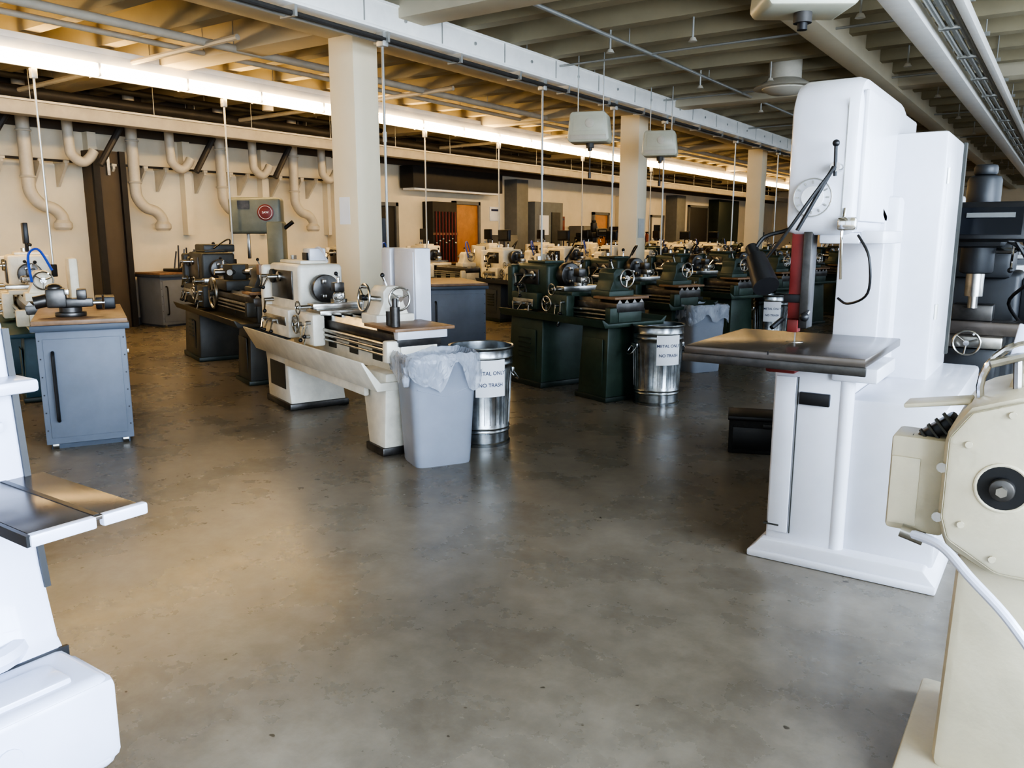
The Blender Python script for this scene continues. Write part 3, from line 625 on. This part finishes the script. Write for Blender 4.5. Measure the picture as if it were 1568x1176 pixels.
b.cyl((-1.26,3.95,1.49),(-1.17,3.84,1.36),.048,BLACK,r2=.062,seg=20); b.cyl((-1.30,3.99,1.54),(-1.26,3.95,1.49),.03,BLACK,seg=14); b.tube([(-1.28,3.97,1.52),(-1.24,4.0,1.59),(-1.15,4.02,1.62),(-1.1,4.0,1.64)],.010,BLACK)
b.bx(-1.10,-1.04,3.97,4.08,1.20,1.66,RED,.006); b.bx(-1.12,-1.02,3.96,3.99,1.28,1.32,BLACK,.004); b.bx(-1.04,-1.00,3.95,4.05,1.16,1.62,DSTEEL,.004); b.bx(-1.09,-1.04,3.94,4.0,1.14,1.2,RED,.004)
b.bx(-1.071,-1.069,4.01,4.03,1.05,1.25,STEEL)
b.cyl((-1.12,3.97,1.2),(-1.15,3.9,1.16),.012,BLACK,seg=8); b.sph((-1.0,3.9,1.22),.022,BLACK); b.cyl((-1.0,3.9,1.22),(-1.0,3.96,1.24),.01,STEEL,seg=8)
b.bx(-.80,-.70,4.0,4.5,1.56,1.62,W,.01); b.bx(-.98,-.80,3.99,4.62,1.56,1.61,W,.01)
b.tube([(-.80,3.95,1.60),(-.74,3.92,1.50),(-.74,3.95,1.34),(-.84,4.05,1.28),(-.90,4.1,1.30)],.006,BLACK)
b.tube([(-.86,3.93,1.72),(-.86,3.90,1.6),(-.86,3.94,1.4)],.006,CHROME)
b.bx(-.88,-.80,3.88,3.93,1.62,1.68,CHROME,.01)
b.done()
# ------------------------------------------------------------------ pedestal grinder (right foreground)
b=B("pedestal_grinder",(-.225,2.42,0))
C=CREAM
b.box((.26,.24,.035),(.62,.62,.07),C,.015); b.box((.27,.25,.42),(.46,.46,.72),C,.03,taper=(.94,.95))
b.prism([(0.02,.76),(.0,.84),(.0,1.08),(.05,1.16),(.16,1.20),(.46,1.20),(.52,1.1),(.52,.80),(.42,.70),(.14,.70)],'xz',-.04,.46,C,.03)
b.prism([(.03,.79),(.012,.85),(.012,1.07),(.06,1.145),(.17,1.185),(.44,1.185),(.50,1.09),(.50,.81),(.41,.72),(.15,.72)],'xz',-.055,-.04,C,.012)
for x,z in ((.06,.84),(.06,1.06),(.15,1.15),(.14,.76)): b.cyl((x,-.056,z),(x,-.064,z),.009,C,seg=10)
b.cyl((.145,-.058,.955),(.145,-.052,.955),.062,BLACK,seg=32); b.tor((.145,-.056,.955),(0,1,0),.062,.005,C); b.cyl((.145,-.058,.955),(.145,-.085,.955),.030,DSTEEL,seg=20,bev=.006); b.cyl((.145,-.085,.955),(.145,-.10,.955),.014,STEEL,seg=6)
b.rev([(0,0),(.12,0),(.135,.03),(.135,.16),(.11,.2),(0,.2)],(.26,.12,1.17),(0,1,0),C,32)
b.tor((.20,.10,1.19),(0,1,.1),.14,.010,CHROME); b.prism([(.12,1.27),(.15,1.27),(.17,1.36),(.135,1.37)],'xz',.08,.11,LAV,.005); b.cyl((.08,.06,1.26),(.20,.10,1.30),.012,STEEL,seg=8); b.cyl((.15,.1,1.18),(.14,.1,1.3),.012,STEEL,seg=8)
b.box((-.04,.14,1.13),(.17,.10,.013),C,.004,rot=(0,R(-10),0)); b.box((-.04,.12,1.05),(.13,.10,.035),BLACK,.01,rot=(0,R(-40),0))
for k in range(5): b.box((-.075+.018*k,.068,1.02+.018*k),(.006,.02,.05),DKOL,rot=(0,R(-40),0))
b.bx(-.14,.01,.04,.18,.76,1.04,C,.012); b.bx(-.135,-.06,.034,.042,.78,.98,C,.004); b.cyl((-.09,.0,.775),(-.03,.0,.76),.02,STEEL,seg=12)
for z in (.84,.98): b.cyl((.0,0,z),(.0,-.03,z),.014,CHROME,seg=10)
b.tube([(-.07,.0,.77),(.02,-.06,.77),(.10,-.12,.72),(.20,-.16,.64),(.30,-.16,.50),(.36,-.14,.34),(.38,-.08,.2),(.38,-.06,.02)],.013,LAV,10)
b.done()
# ------------------------------------------------------------------ belt sander (left foreground)
b=B("belt_sander",(-2.25,.82,0))
V=LAV
b.bx(-.45,.22,-.38,.25,0,.05,V,.02); b.bx(-.36,.10,-.28,.16,.04,.30,V,.03)
b.bx(-.42,.34,-.36,.16,.24,.50,V,.03,seg=3); b.bx(.12,.345,-.2,.17,.26,.49,V,.025); b.bx(.105,.115,-.365,.165,.235,.505,BLACK)
b.bx(.18,.30,-.1,.08,.49,.515,V,.01); b.cyl((.30,-.1,.4),(.35,-.1,.4),.03,V,seg=14)
b.prism([(-.40,.48),(.13,.48),(.085,.53),(.06,.62),(.035,.72),(.01,.90),(-.03,1.36),(-.06,1.42),(-.32,1.42),(-.36,1.30)],'xz',-.14,.16,V,.02)
b.prism([(.02,.66),(.052,.66),(.014,.90),(-.026,1.36),(-.06,1.36),(-.02,.90)],'xz',.150,.166,BLACK)
b.tor((.0,-.03,.53),(0,0,1),.11,.03,V,24)
tz=.965
b.prism([(.0,-.05),(.47,-.05),(.47,.20),(.0,.20)],'xy',tz-.010,tz,IRON,.002)
b.bx(.452,.475,-.055,.09,tz-.028,tz+.001,V,.005); b.bx(.452,.475,.105,.215,tz-.028,tz+.001,V,.005)
b.bx(.0,.46,.09,.104,tz-.012,tz+.0015,BLACK); b.bx(.0,.47,-.062,-.052,tz-.026,tz,BLACK)
b.bx(-.02,.22,.0,.12,tz-.07,tz-.011,V,.01); b.bx(-.05,.08,-.04,.18,1.20,1.235,V,.01); b.bx(-.05,.045,.0,.1,1.10,1.13,V,.008)
b.done()
# ------------------------------------------------------------------ milling machines
def mill(loc,rz,m,s=1):
    b=B("milling_machine",loc,rz)
    b.bx(-.35,.35,-.7,.5,0,.12,m,.03); b.bx(-.25,.25,.0,.48,.1,1.35,m,.04,seg=3); b.bx(-.19,.19,-.1,.46,1.3,1.55,m,.04)
    b.bx(-.14,.14,-.55,.45,1.52,1.68,m,.03); b.bx(-.18,.18,-.48,.0,.6,.86,m,.03); b.cyl((0,-.35,.12),(0,-.35,.6),.05,STEEL,seg=14)
    b.bx(-.2,.2,-.5,-.1,.86,.94,STEEL,.01); b.bx(-.6,.6,-.42,-.18,.94,1.03,IRON,.008); b.bx(-.12,.12,-.38,-.2,1.03,1.14,DSTEEL,.01)
    b.cyl((0,-.42,1.35),(0,-.42,1.7),.10,m,seg=24,bev=.02); b.cyl((0,-.42,1.20),(0,-.42,1.36),.055,STEEL,seg=18); b.cyl((0,-.42,1.12),(0,-.42,1.20),.03,STEEL,r2=.03,seg=14)
    b.cyl((0,-.42,1.7),(0,-.42,1.98),.10,m,seg=24,bev=.03); b.cyl((0,-.42,1.98),(0,-.42,2.05),.07,m,seg=20,bev=.02); b.bx(-.12,.12,-.42,-.12,1.64,1.76,m,.03)
    for x in (-.65,.65): b.wheel((x,-.30,.98),(x,0,0),.09,STEEL,CHROME,3)
    b.wheel((0,-.56,.9),(0,-1,0),.08,STEEL,CHROME,3); b.cyl((.11,-.42,1.5),(.2,-.45,1.5),.02,STEEL,seg=8)
    for a in (0,2.1,4.2): b.cyl((.2,-.45,1.5),(.2,-.45+.14*math.cos(a),1.5+.14*math.sin(a)),.008,CHROME,seg=6); b.sph((.2,-.45+.14*math.cos(a),1.5+.14*math.sin(a)),.018,BLACK,seg=8)
    b.cyl((.2,.2,1.5),(.28,-.5,1.52),.018,BLACK,seg=8); b.cyl((.28,-.5,1.5),(.10,-.72,1.62),.016,BLACK,seg=8); b.box((.08,-.76,1.68),(.40,.08,.24),BLACK,.015,rot=(R(-15),0,0)); b.box((.08,-.805,1.685),(.34,.005,.17),SCREEN,rot=(R(-15),0,0)); b.box((.08,-.806,1.72),(.26,.006,.03),GREYP,rot=(R(-15),0,0))
    b.bx(.25,.42,.05,.4,.8,1.3,m,.01)
    for k in range(4): b.tube([(.2+.05*k,-.7,1.6),(.32+.06*k,-.6,1.35-.1*k),(.2+.1*k,-.3,1.15),(.35,.1,.9)],.011,BLACK)
    return b.done()
DM=mat("mill_black",(.022,.024,.027),.45,var=.2); WM=mat("mill_white",(.55,.57,.58),.4,var=.08)
m1=mill((-.50,6.6,0),0,DM); m2=mill((-.85,9.6,0),-20,WM)
inst(m1,(-.95,12.2,0),-20); inst(m2,(-1.1,14.8,0),-20); inst(m1,(-1.3,17.6,0),-20); inst(m2,(-1.4,20.6,0),-20)
inst(m1,(-12.4,22.2,0),60); inst(m2,(-12.6,25.2,0),60)
# ------------------------------------------------------------------ lighting
w=bpy.data.worlds.new("world"); sc.world=w; w.use_nodes=True
bg=w.node_tree.nodes["Background"]; bg.inputs["Color"].default_value=(.66,.81,1,1); bg.inputs["Strength"].default_value=1.0
def area(name,loc,rot,sx,sy,e,col):
    l=bpy.data.lights.new(name,"AREA"); l.shape='RECTANGLE'; l.size=sx; l.size_y=sy; l.energy=e; l.color=col
    o=bpy.data.objects.new(name,l); sc.collection.objects.link(o); o.location=loc; o.rotation_euler=rot; return o
day=(.68,.81,1.0)
for yc,ln,e in ((0,9,3000),(9.5,9,600),(21,13,300),(37,16,380)):
    area("window_daylight",(XR+.45,yc,2.3),(0,R(90),0),2.7,ln,e,day)
area("window_daylight",(-2.9,YB-.45,2.3),(R(90),0,0),12,2.7,220,day)
sc.view_settings.view_transform='AgX'
try: sc.view_settings.look='AgX - High Contrast'
except Exception: pass
sc.view_settings.exposure=-0.38
